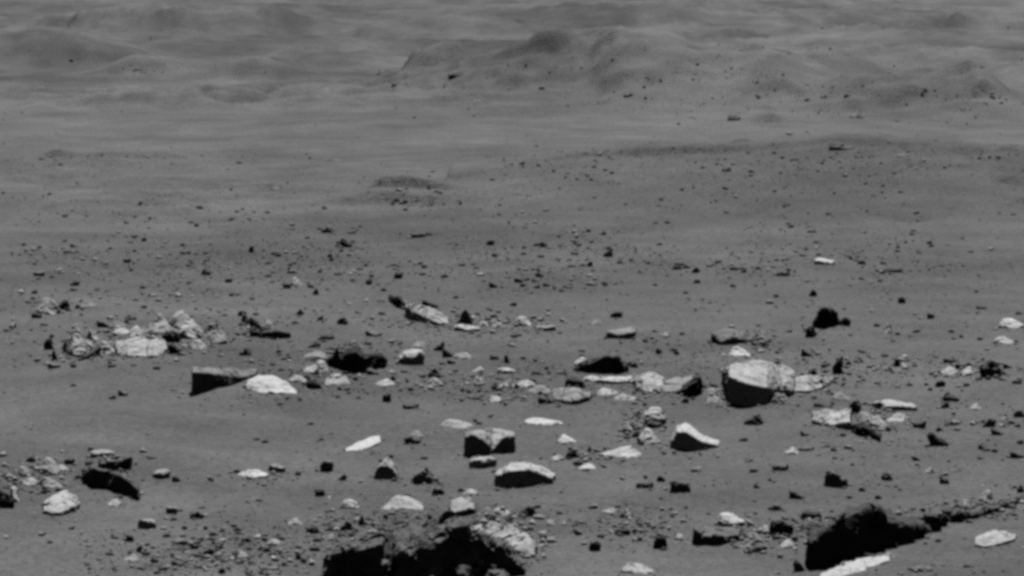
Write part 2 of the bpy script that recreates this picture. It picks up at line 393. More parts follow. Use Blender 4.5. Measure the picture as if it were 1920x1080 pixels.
def build_rocks():
    made = []
    for n, r in enumerate(PENDING):
        rg = random.Random(1000 + n)
        w = r['x1'] - r['x0']; h = r['y1'] - r['y0']
        cx = (r['x0'] + r['x1']) / 2
        by = r['base'] or r['y1']
        Y0 = ground_hit(cx, by)
        s = mpp(Y0)
        ctr = at_depth(cx, by, Y0)
        org = Vector((ctr[0], ctr[1] + 0.3 * w * s, height(ctr[0], ctr[1])))
        bm = bmesh.new()
        hs = r['hulls']
        if r['cols']:
            pts = []
            for x, yb, yt, ybt, t in r['cols']:
                kb = (ground_hit(x, yb) - Y0) / s
                lean = 0.16 * (yb - yt)
                pts.append([(x, yb, kb + lean), (x, yt, kb - lean * 0.4), (x, ybt, kb + t), (x, min(yb - 1, ybt + 0.3 * (yb - ybt)), kb + t * 1.35)])
            hs = [pts[i] + pts[i + 1] for i in range(len(pts) - 1)]
        elif hs is None:
            hs = [[(r['x0'] + u * w, r['y1'] - v * h, k) for u, v, k in hl] for hl in style_points(r['style'], w, h, rg)]
        for hl in hs:
            P = []
            ks = [k for _, _, k in hl]; km = sum(ks) / len(ks)
            low = max(y for _, y, _ in hl)
            W3 = [at_depth(x, y, Y0 + k * s) for x, y, k in hl]
            mx_ = sum(p[0] for p in W3) / len(W3); my_ = sum(p[1] for p in W3) / len(W3)
            hz = max(p[2] for p in W3) - min(p[2] for p in W3)
            for (x, y, k), p in zip(hl, W3):
                P.append(p)
                lo = y > low - 0.18 * h
                if lo or k > km:
                    f = 1.0 if lo else 0.88
                    qx = mx_ + (p[0] - mx_) * f; qy = my_ + (p[1] - my_) * f
                    P.append((qx, qy, min(p[2], height(qx, qy)) - 0.22 * hz - 0.004))
            hull_bm(bm, [tuple(Vector(p) - org) for p in P])
        me = bpy.data.meshes.new(r['name'])
        bm.to_mesh(me); bm.free()
        o = bpy.data.objects.new(r['name'], me); COL.objects.link(o)
        o.location = org
        md = o.modifiers.new('r', 'REMESH'); md.mode = 'VOXEL'
        md.voxel_size = max(2.2 * s, w * s / 60) if w > 50 else max(w * s / 17, 1.2 * s)
        md.use_smooth_shade = False
        made.append((o, r, s, w, h, n))
    dg = bpy.context.evaluated_depsgraph_get(); dg.update()
    for o, r, s, w, h, n in made:
        ev = o.evaluated_get(dg)
        me = bpy.data.meshes.new_from_object(ev)
        o.modifiers.clear()
        old = o.data; o.data = me; bpy.data.meshes.remove(old); me.name = r['name']
        nv = len(me.vertices)
        co = np.empty(nv * 3); me.vertices.foreach_get('co', co); co = co.reshape(-1, 3)
        no = np.empty(nv * 3); me.vertices.foreach_get('normal', no); no = no.reshape(-1, 3)
        S = min(math.sqrt(w * h), 40) * s
        rn = np.random.RandomState(300 + n)
        q = co + np.array([n * 3.7, n * 1.3, n * 2.1])
        d = 0
        for i, (fr, am) in enumerate(((0.6, .085), (0.24, .035), (0.09, .010))):
            nn = noise3(q[:, 0] / (fr * S), q[:, 1] / (fr * S), q[:, 2] / (fr * S), 50 + i)
            d = d + am * S * (nn if i == 0 else (0.6 - 1.6 * np.abs(nn)))
        lo_, hi_ = co.min(0), co.max(0)
        m_ = int(np.clip(w * max(h, 8) / 70, 14, 90))
        cs = lo_ + rn.uniform(0, 1, (m_, 3)) * (hi_ - lo_)
        ci = np.argmin(((co[:, None, :] - cs[None]) ** 2).sum(-1), 1) if nv * m_ < 4e6 else np.concatenate([np.argmin(((c_[:, None, :] - cs[None]) ** 2).sum(-1), 1) for c_ in np.array_split(co, 12)])
        d = d + {'k': .7, 'd': .7, 'm': .55, 'p': .3, 'w': .2}[r['tone']] * (rn.uniform(-1, .6, m_)[ci] * .07 * S + ((co - cs[ci]) * rn.uniform(-.28, .28, (m_, 3))[ci]).sum(1))
        co = co + no * (d * r['rough'])[:, None]
        me.vertices.foreach_set('co', co.ravel())
        me.polygons.foreach_set('use_smooth', np.zeros(len(me.polygons), bool))
        me.materials.clear(); me.materials.append(TONES[r['tone']])
        me.update()
        r['obj'] = o; r['scale'] = s
    return made

def face(name, tone, cols, label, short=None, cat='rock', group=None, rough=1.0):
    """a rock traced along its foot: (x, foot, top of the front face, top at the back, thickness)"""
    x0 = min(c[0] for c in cols); x1 = max(c[0] for c in cols)
    rock(name, tone, x0, x1, min(c[3] for c in cols), max(c[1] for c in cols), None, label, short, None, group, cat, None, rough, cols)

# ------------------------------------------------------------------ the large rocks
face('dark_boulder', 'd', [(1520, 1070, 1018, 1010, 30), (1545, 1068, 998, 990, 50), (1560, 1064, 984, 976, 60), (1580, 1057, 966, 960, 80), (1600, 1048, 962, 955, 80), (1622, 1040, 956, 950, 90), (1642, 1034, 958, 952, 90), (1660, 1031, 974, 962, 90),
     (1682, 1026, 982, 968, 90), (1705, 1018, 990, 976, 80), (1735, 1005, 988, 977, 60), (1760, 992, 972, 965, 50), (1780, 981, 966, 960, 40)],
     'large humped black boulder above the long white slab at the lower right', 'the humped black boulder', 'boulder', rough=1.35)
BANK = 'stones of the low bank running off the right edge'
face('dark_rock', 'd', [(1820, 974, 966, 960, 25), (1834, 971, 963, 957, 30), (1850, 967, 958, 951, 20)], 'dark stone of the right-hand bank, closest to the humped boulder', group=BANK, rough=1.2)
face('dark_rock', 'd', [(1846, 968, 957, 950, 25), (1862, 964, 954, 948, 30), (1880, 958, 949, 942, 20)], 'dark stone of the right-hand bank, second from the humped boulder', 'the dark bank', group=BANK, rough=1.2)
face('dark_rock', 'd', [(1876, 959, 948, 941, 20), (1890, 953, 944, 939, 30), (1908, 947, 938, 932, 20)], 'dark stone of the right-hand bank, third from the humped boulder', group=BANK, rough=1.2)
face('dark_rock', 'd', [(1904, 948, 938, 931, 20), (1920, 943, 934, 929, 30), (1950, 936, 925, 918, 30)], 'dark stone of the right-hand bank, cut by the right edge', group=BANK, rough=1.2)
face('dark_rock', 'd', [(1786, 979, 968, 960, 30), (1800, 979, 962, 954, 35), (1817, 974, 964, 957, 25)],
     'small black rock wedged between the humped boulder and the low dark bank')
face('dark_boulder', 'm', [(740, 1098, 1044, 1010, 70), (752, 1098, 1036, 1002, 90), (770, 1098, 1042, 990, 110), (790, 1098, 1026, 980, 130), (812, 1098, 1030, 974, 130), (832, 1096, 1008, 970, 110), (850, 1094, 988, 968, 70), (872, 1092, 984, 972, 50), (885, 1092, 1012, 1000, 50), (900, 1090, 1004, 992, 70), (925, 1088, 1028, 1012, 60), (940, 1086, 1022, 1010, 60), (960, 1084, 1044, 1030, 60), (984, 1082, 1068, 1056, 40)],
     'big jagged black boulder cut off by the bottom edge, capped by a pale lump', 'the jagged black boulder', 'boulder', rough=1.8)
face('dark_rock', 'd', [(600, 1098, 1090, 1082, 30), (612, 1098, 1064, 1056, 50), (626, 1098, 1040, 1030, 80), (640, 1098, 1034, 1020, 80), (675, 1098, 1030, 1014, 90), (700, 1098, 1024, 1008, 90), (716, 1098, 1020, 1004, 80)],
     'black blocky rock at the bottom edge, left half of the jagged boulder pair', 'the black bottom-edge block', rough=1.5)
face('grey_rock', 'd', [(708, 1092, 1066, 1006, 110), (724, 1094, 1072, 1000, 130), (742, 1092, 1060, 1008, 110)],
     'narrow grey rib of rock between the two black bottom-edge rocks', rough=1.4)
FOOT = 'added grey stones catching light at the foot of the bottom-edge boulders'  # stones added so lit grey breaks up the black shaded fronts
rock('grey_rock', 'd', 632, 690, 1052, 1108, 'P', 'leftmost added dark grey rock in front of the black bottom-edge block', group=FOOT, rough=1.4)
rock('grey_rock', 'm', 784, 834, 1044, 1106, 'P', 'added dark grey knob in front of the middle of the jagged black boulder', group=FOOT, rough=1.4)
rock('grey_rock', 'd', 846, 902, 1058, 1112, 'P', 'added dark grey rock right of the knob before the jagged boulder', group=FOOT, rough=1.4)
rock('grey_rock', 'm', 908, 960, 1058, 1098, 'P', 'added grey rock at the right foot of the jagged black boulder', group=FOOT, rough=1.4)
face('pale_rock', 'p', [(843, 972, 960, 940, 60), (862, 972, 958, 932, 80), (880, 968, 952, 938, 70), (892, 966, 955, 948, 40)],
     'rounded pale lump perched behind the jagged black boulder', 'the pale perched lump')
face('pale_rock', 'p', [(890, 1020, 1010, 985, 60), (925, 1030, 1018, 978, 110), (960, 1040, 1030, 985, 120), (1005, 1052, 1040, 1015, 80)],
     'broad pale crumbling rock on the right flank of the jagged black boulder', 'the pale crumbling rock', rough=1.5)
face('layered_rock', 'm', [(154, 902, 885, 880, 30), (175, 914, 877, 872, 40), (205, 917, 885, 877, 45), (235, 932, 896, 886, 45), (260, 942, 918, 910, 40)],
     'black slanting slab-like rock, large, with bright streak along its top', 'the slanting black rock', rough=1.3)
face('dark_rock', 'd', [(186, 884, 868, 860, 30), (215, 886, 863, 856, 40), (246, 880, 858, 853, 30)],
     'dark ragged rock directly behind the slanting black rock')
rock('pale_flat_rock', 'p', 168, 218, 842, 858, 'F', 'thin pale slab lying behind the slanting black rock', cat='slab')
face('white_rock', 'w', [(78, 966, 955, 946, 20), (95, 971, 960, 930, 80), (118, 971, 959, 921, 105), (138, 963, 950, 926, 80), (150, 953, 944, 934, 40)],
     'bright white rounded rock with dark foot near the lower left corner', 'the bright white rounded rock')
face('wedge_rock', 'm', [(360, 744, 697, 687, 40), (382, 739, 698, 688, 45), (404, 733, 701, 689, 45), (426, 726, 704, 690, 45), (446, 718, 708, 691, 40), (482, 706, 700, 692, 20)],
     'black wedge-faced block with bright flat top, tall at its left end', 'the black wedge-faced block', rough=0.45)
face('pale_rock', 'w', [(462, 736, 730, 712, 40), (485, 741, 735, 701, 85), (515, 742, 736, 705, 90), (540, 742, 737, 720, 50), (557, 741, 737, 732, 20)],
     'bright pale triangular rock beside the black wedge-faced block', 'the pale triangular rock')
face('dark_boulder', 'k', [(612, 688, 682, 677, 10), (624, 690, 674, 669, 12), (632, 694, 650, 648, 12), (640, 697, 674, 667, 20), (652, 700, 666, 654, 40), (668, 702, 659, 649, 45), (684, 702, 672, 660, 45), (698, 700, 666, 661, 40), (712, 695, 667, 662, 35), (724, 689, 678, 673, 20)],
     'coal black boulder with a thin spike on its left shoulder', 'the spiked coal-black boulder', 'boulder')
face('dark_boulder', 'd', [(1072, 697, 692, 688, 15), (1098, 702, 684, 676, 35), (1120, 703, 674, 667, 45), (1138, 703, 668, 662, 45), (1158, 703, 672, 667, 40), (1174, 701, 693, 688, 20)],
     'black domed boulder behind the long pale slabs', 'the black domed boulder', 'boulder')
rock('pale_rock', 'w', 1076, 1106, 670, 688, 'P', 'small bright pale rock leaning on the back of the black domed boulder')
face('pale_boulder', 'w', [(1353, 720, 702, 690, 25), (1366, 760, 704, 684, 50), (1384, 765, 714, 679, 90), (1410, 766, 722, 676, 120), (1438, 764, 726, 676, 130), (1464, 750, 731, 682, 110), (1490, 742, 732, 696, 60)],
     'largest white boulder, bright on top with a deep black underside', 'the largest white boulder', 'boulder', rough=0.8)
rock('pale_rock', 'p', 1444, 1482, 736, 764, 'W', 'pale block tucked under the right side of the largest white boulder')
face('pale_rock', 'p', [(1488, 738, 732, 708, 50), (1515, 740, 734, 705, 80), (1540, 732, 726, 706, 60), (1562, 718, 712, 706, 25)],
     'pale flat rock right beside the largest white boulder', 'the flat rock beside the white boulder')
face('pale_flat_rock', 'p', [(1094, 715, 711, 707, 20), (1120, 719, 713, 706, 35), (1150, 722, 714, 708, 45), (1175, 720, 713, 704, 40), (1198, 726, 717, 706, 40)],
     'long thin pale slab in front of the black domed boulder', 'the long thin pale slab', 'slab')
face('pale_rock', 'p', [(1190, 730, 724, 708, 40), (1204, 738, 731, 699, 75), (1218, 741, 734, 695, 85), (1231, 738, 731, 701, 70), (1246, 736, 729, 709, 40)],
     'broad pale rock at the right end of the long thin slab', 'the broad pale rock')
face('pale_rock', 'p', [(1243, 741, 736, 708, 70), (1275, 741, 734, 706, 80), (1304, 733, 722, 702, 60)],
     'sloping pale rock between the broad pale rock and a black triangle')
face('dark_rock', 'd', [(1262, 743, 739, 735, 10), (1290, 749, 723, 716, 30), (1309, 747, 712, 707, 35), (1318, 741, 725, 717, 15)],
     'black triangular rock at the right end of the row of pale slabs', 'the black triangular rock')
rock('dark_rock', 'd', 1060, 1096, 701, 731, 'B', 'black cube-like rock at the left end of the pale slabs', 'the black cube-like rock')
face('pale_rock', 'p', [(1036, 752, 745, 730, 40), (1062, 761, 753, 724, 80), (1085, 761, 748, 728, 70), (1108, 752, 744, 738, 30)],
     'pale lens-shaped rock in front of the black cube-like rock', 'the pale lens-shaped rock')
rock('dark_rock', 'd', 1006, 1040, 738, 760, 'D', 'dark rounded rock touching the pale lens-shaped rock on its left')
face('notched_rock', 'p', [(870, 857, 819, 810, 26), (888, 861, 816, 806, 36), (906, 861, 826, 804, 55), (924, 857, 844, 802, 90), (938, 853, 826, 804, 60), (950, 852, 817, 806, 40), (965, 849, 818, 808, 26)],
     'black block with a bright notch in the middle of its top', 'the notched black block', rough=0.9)
rock('pale_flat_rock', 'p', 878, 932, 856, 880, 'F', 'pale slab lying in front of the notched black block', cat='slab')
face('dark_boulder', 'p', [(930, 914, 892, 885, 40), (952, 917, 884, 870, 60), (972, 917, 881, 866, 70), (990, 915, 880, 866, 70), (1012, 912, 888, 874, 55), (1039, 909, 897, 889, 36)],
     'black-faced boulder with a broad bright cap, below the notched block', 'the bright-capped boulder', 'boulder')
face('wedge_rock', 'p', [(1256, 843, 831, 823, 20), (1268, 847, 809, 797, 50), (1286, 849, 810, 790, 60), (1315, 849, 828, 813, 60), (1348, 841, 835, 827, 30)],
     'black wedge rock with a bright sloping ridge, standing alone on the sand', 'the lone black wedge', rough=0.6)
rock('round_rock', 'p', 700, 750, 856, 901, 'C', 'ball-shaped dark rock with a bright crescent on top', 'the ball-shaped rock')
face('white_flat_rock', 'w', [(647, 849, 845, 840, 25), (670, 848, 843, 829, 50), (695, 842, 837, 817, 60), (713, 832, 828, 816, 40)],
     'white tilted slab lying alone on smooth sand', 'the tilted white slab', 'slab', rough=0.6)
rock('white_flat_rock', 'w', 826, 888, 785, 805, 'P', 'white lozenge-shaped slab, upper right of the tilted white slab', 'the white lozenge slab', cat='slab')
rock('white_flat_rock', 'w', 982, 1056, 781, 798, 'P', 'long low white slab on the sand above the bright-capped boulder', 'the long low white slab', cat='slab')
rock('white_rock', 'w', 1045, 1086, 814, 833, 'P', 'small white lozenge rock below the long low white slab')
rock('white_rock', 'w', 714, 796, 930, 959, 'P', 'white flat-bottomed mound rock behind the jagged black boulder', 'the white mound rock')
rock('pale_rock', 'p', 638, 677, 936, 957, 'P', 'dull pale low rock left of the white mound rock')
PIT = 'crumbly pale outcrop beside the lone black wedge'
rock('pale_rock', 'p', 1200, 1249, 762, 800, 'W', 'top block of the crumbly pale outcrop beside the lone black wedge', 'the crumbly pale outcrop', group=PIT)
rock('pale_rock', 'p', 1182, 1212, 770, 806, 'P', 'middle left block of the crumbly pale outcrop', group=PIT)
rock('pale_rock', 'w', 1164, 1186, 790, 812, 'P', 'small bright block at the left end of the crumbly pale outcrop', group=PIT)
rock('pale_rock', 'p', 1196, 1244, 802, 838, 'P', 'lowest block at the foot of the crumbly pale outcrop', group=PIT)
rock('dark_rock', 'd', 1210, 1242, 790, 804, 'D', 'dark lump in place of a shaded hole amid the crumbly pale outcrop', group=PIT)  # this lump and the next stand in for the outcrop's shaded holes
rock('dark_rock', 'd', 1184, 1206, 806, 820, 'D', 'dark lump in place of a shaded hole below the middle left block of the crumbly outcrop', group=PIT)
rock('pale_flat_rock', 'p', 1122, 1206, 836, 860, 'P', 'low buried pale ridge running left from the crumbly pale outcrop', cat='slab')
face('dark_rock', 'k', [(1526, 615, 608, 603, 15), (1535, 616, 581, 577, 22), (1548, 616, 578, 574, 25), (1562, 615, 584, 579, 25), (1575, 612, 605, 600, 15)],
     'coal black upright rock standing alone beyond the white boulders', 'the upright coal-black rock')
rock('dark_rock', 'k', 1573, 1596, 596, 613, 'D', 'small black rock touching the upright coal-black rock on its right')
rock('dark_rock', 'k', 1508, 1532, 610, 633, 'D', 'small black rock in front of the upright coal-black rock')
face('hollow_rock', 'm', [(1338, 644, 628, 622, 20), (1352, 649, 641, 616, 60), (1378, 648, 634, 617, 60), (1400, 645, 637, 620, 55), (1417, 640, 634, 624, 30)],
     'grey rock with a dark curved rim, above the small white slab', 'the dark-rimmed grey rock')
rock('white_flat_rock', 'w', 1366, 1410, 651, 669, 'P', 'small white slab between the dark-rimmed rock and the largest white boulder', cat='slab')
rock('pale_rock', 'p', 1414, 1442, 620, 651, 'P', 'small pale rock against the right end of the dark-rimmed grey rock')
face('white_rock', 'w', [(1524, 795, 788, 772, 40), (1555, 804, 796, 767, 75), (1594, 808, 790, 767, 60)],
     'bright white block at the right, next to a black slanting slab', 'the white block on the right')
face('dark_rock', 'k', [(1596, 812, 800, 794, 20), (1625, 822, 802, 795, 40), (1652, 831, 820, 812, 30)],
     'black slanting slab touching the white block on the right', 'the black slanting slab')
rock('pale_rock', 'p', 1628, 1664, 777, 802, 'P', 'pale rock behind the black slanting slab')
rock('pale_flat_rock', 'p', 1636, 1722, 748, 772, 'F', 'long thin pale slab behind the white block on the right', 'the thin pale slab behind the white block', cat='slab')
rock('dark_block', 'm', 1544, 1590, 886, 916, 'B', 'small black brick-shaped rock with a bright top, alone on sand', 'the brick-shaped rock')
face('white_flat_rock', 'w', [(1538, 1094, 1086, 1076, 40), (1575, 1090, 1082, 1058, 80), (1620, 1076, 1070, 1045, 90), (1668, 1056, 1050, 1040, 50)],
     'long white slab at the bottom edge under the humped black boulder', 'the long white bottom slab', 'slab')
face('white_rock', 'w', [(1828, 1027, 1020, 1008, 40), (1850, 1031, 1023, 996, 90), (1882, 1024, 1016, 996, 75), (1906, 1014, 1008, 1002, 30)],
     'white oval rock near the lower right corner below the dark bank', 'the white oval rock')
rock('pale_flat_rock', 'p', 1164, 1232, 1056, 1080, 'P', 'pale low slab half buried in sand at the bottom edge', 'the buried bottom slab', cat='slab')
face('layered_rock', 'm', [(1300, 1022, 990, 985, 25), (1318, 1024, 1003, 988, 60), (1350, 1024, 1006, 986, 70), (1388, 1016, 1002, 988, 50)],
     'layered grey rock with black undercut, beneath a white cap stone', 'the layered grey rock')
rock('white_rock', 'w', 1338, 1395, 961, 991, 'W', 'white cap stone sitting just behind the layered grey rock', 'the white cap stone')
rock('pale_rock', 'p', 1386, 1440, 1000, 1042, 'P', 'pale crumbled rock right of the layered grey rock', 'the pale crumbled rock', rough=1.3)
rock('pale_rock', 'm', 1484, 1552, 972, 1012, 'P', 'dull pale rubble rock left of the humped black boulder', rough=1.3)
rock('dark_rock', 'd', 1442, 1488, 972, 1008, 'D', 'dark crumbly rock between the layered rock and the humped boulder', rough=1.6)
# pale outcrop on the left
OUT = 'pale broken outcrop on the left'
face('pale_rock', 'w', [(218, 668, 661, 640, 50), (240, 673, 666, 632, 85), (268, 673, 667, 632, 90), (280, 672, 667, 640, 70)],
     'bright pale rock in the middle of the left outcrop, left of its twin', 'the bright outcrop rock', group=OUT)
face('pale_rock', 'p', [(276, 673, 667, 638, 75), (295, 673, 667, 632, 85), (312, 666, 658, 638, 50)],
     'pale rock joined to the right of the bright outcrop rock', group=OUT)
face('pale_rock', 'p', [(120, 660, 650, 640, 25), (138, 672, 664, 625, 80), (158, 672, 662, 632, 60), (172, 664, 652, 640, 30)],
     'pale pitted rock at the left end of the left outcrop', 'the pitted outcrop rock', group=OUT, rough=1.3)
face('dark_rock', 'd', [(146, 680, 674, 670, 10), (172, 673, 662, 656, 20), (196, 664, 643, 638, 25), (208, 656, 648, 643, 12)],  # solid dark sliver modelled where a slanting shadow lies
     'black sliver in place of the slanting shadow between the pitted and the bright outcrop rocks', group=OUT)
rock('pale_rock', 'p', 212, 254, 615, 630, 'P', 'thin pale rock behind the bright outcrop rock', group=OUT)
rock('pale_rock', 'p', 262, 332, 604, 628, 'P', 'broad pale rock behind the right half of the left outcrop', group=OUT, rough=1.2)
rock('pale_rock', 'p', 310, 382, 583, 626, 'P', 'topmost broad pale rock of the left outcrop', 'the topmost outcrop rock', group=OUT, rough=1.2)
rock('pale_rock', 'w', 334, 370, 611, 638, 'P', 'bright small rock in front of the topmost outcrop rock', group=OUT)
rock('pale_rock', 'p', 370, 424, 604, 641, 'P', 'pale triangular rock at the right end of the left outcrop', 'the outcrop end triangle', group=OUT)
rock('dark_rock', 'd', 304, 340, 622, 644, 'D', 'dark rock in the gap below the topmost outcrop rock', group=OUT)
rock('dark_rock', 'd', 314, 345, 643, 664, 'L', 'dark rock at the right foot of the bright outcrop twins', group=OUT)
rock('dark_rock', 'd', 80, 102, 632, 656, 'B', 'dark blocky stone left of the pitted outcrop rock', group=OUT)
rock('dark_rock', 'd', 95, 109, 653, 676, 'Y', 'dark peaked stone below the pitted outcrop rock', group=OUT)
# other middling rocks
face('dark_rock', 'd', [(472, 632, 620, 614, 14), (490, 636, 622, 614, 25), (520, 636, 622, 615, 25), (545, 635, 626, 621, 14)],
     'low black bar-shaped rock beyond the black wedge-faced block', 'the black bar-shaped rock', rough=0.9)
rock('grey_rock', 'm', 452, 474, 586, 604, 'L', 'small dark rock upper left of the black bar-shaped rock')
rock('grey_rock', 'm', 468, 494, 594, 622, 'L', 'dark slanting rock leaning behind the black bar-shaped rock')
rock('pale_rock', 'p', 490, 514, 598, 620, 'P', 'pale rock directly behind the black bar-shaped rock')
face('tilted_rock', 'p', [(760, 594, 577, 565, 25), (780, 604, 586, 570, 40), (800, 611, 597, 573, 50), (822, 614, 604, 580, 40), (841, 612, 607, 594, 25)],
     'tilted pale slab with a black slanting underside, among far gravel', 'the far tilted slab', 'slab', rough=0.9)
face('dark_rock', 'd', [(729, 563, 554, 550, 12), (745, 576, 558, 554, 18), (764, 582, 570, 566, 15)],
     'black slanting rock behind the left end of the far tilted slab')
rock('dark_rock', 'd', 790, 822, 560, 578, 'L', 'black slanting rock behind the top of the far tilted slab')
rock('grey_rock', 'm', 851, 898, 574, 617, 'Y', 'dark grey peaked rock right of the far tilted slab', 'the grey peaked rock')
rock('pale_flat_rock', 'p', 568, 614, 658, 674, 'P', 'upper of two pale slabs left of the spiked coal-black boulder', cat='slab')
rock('pale_flat_rock', 'p', 566, 618, 678, 702, 'P', 'lower of two pale slabs left of the spiked coal-black boulder', cat='slab')
rock('thin_layered_rock', 'p', 742, 798, 656, 687, 'F', 'thin grey slab with dark layered edge right of the spiked boulder', 'the thin layered slab', cat='slab')
rock('pale_rock', 'p', 606, 658, 702, 724, 'P', 'dull pale rock in front of the spiked coal-black boulder')
rock('dark_rock', 'd', 574, 606, 708, 731, 'D', 'grey-black rock in front of the lower pale slab')
rock('flat_rock', 'p', 1136, 1192, 616, 637, 'F', 'bright-topped thin slab with a black edge, alone beyond the black dome', 'the far bright-topped slab', cat='slab')
rock('white_rock', 'p', 964, 998, 592, 613, 'P', 'pale broken rock in the far pale streak right of the grey peaked rock', 'the far pale broken rock')
rock('dark_rock', 'm', 768, 830, 872, 911, 'Y', 'spiky dark rock right of the ball-shaped rock', 'the spiky dark rock', rough=1.4)
rock('dark_rock', 'd', 968, 1010, 946, 971, 'Y', 'black peaked rock below the bright-capped boulder', 'the black peaked rock')
rock('white_rock', 'p', 66, 113, 560, 592, 'P', 'pale rock beyond the left outcrop with a black rock on its right', 'the pale rock beyond the outcrop')
rock('dark_rock', 'k', 103, 131, 561, 581, 'T', 'black rock against the pale rock beyond the left outcrop')
rock('dark_rock', 'd', 1392, 1431, 776, 799, 'D', 'black oval rock in front of the largest white boulder', 'the black oval rock')
rock('dark_rock', 'd', 1740, 1776, 810, 839, 'L', 'black notched rock on bare sand right of the black slanting slab', 'the black notched rock')
rock('dark_rock', 'd', 1560, 1582, 666, 701, 'T', 'dark hooked rock beyond the flat rock beside the white boulder', 'the dark hooked rock')
rock('dark_rock', 'd', 1838, 1878, 670, 709, 'D', 'dark ragged rock at the right beyond two pale stones', 'the dark ragged rock', rough=1.3)
rock('pale_rock', 'w', 1762, 1797, 686, 705, 'P', 'left one of two pale stones beside the dark ragged rock')
rock('pale_rock', 'w', 1799, 1828, 686, 705, 'P', 'right one of two pale stones beside the dark ragged rock')
rock('white_flat_rock', 'w', 1868, 1922, 595, 617, 'P', 'white far slab at the right edge beyond the dark ragged rock', 'the far white slab', cat='slab')
rock('pale_flat_rock', 'p', 1862, 1904, 632, 646, 'P', 'dull pale slab in front of the far white slab', cat='slab')
rock('dark_rock', 'd', -14, 26, 915, 956, 'D', 'dark rock cut by the left edge beside the bright white rounded rock', 'the left-edge dark rock')
rock('pale_rock', 'p', 18, 37, 912, 942, 'P', 'pale upright stone against the left-edge dark rock')
rock('pale_rock', 'p', 70, 118, 893, 917, 'P', 'pale rock touching the back of the bright white rounded rock', 'the pale rock behind the white one')
rock('pale_rock', 'p', 74, 112, 858, 892, 'P', 'pale broken rock left of the slanting black rock', 'the pale broken rock')
rock('pale_rock', 'p', 28, 58, 873, 894, 'P', 'pale stone left of the pale broken rock')
rock('dark_rock', 'd', 1658, 1748, 345, 362, 'P', None)
PENDING.pop()

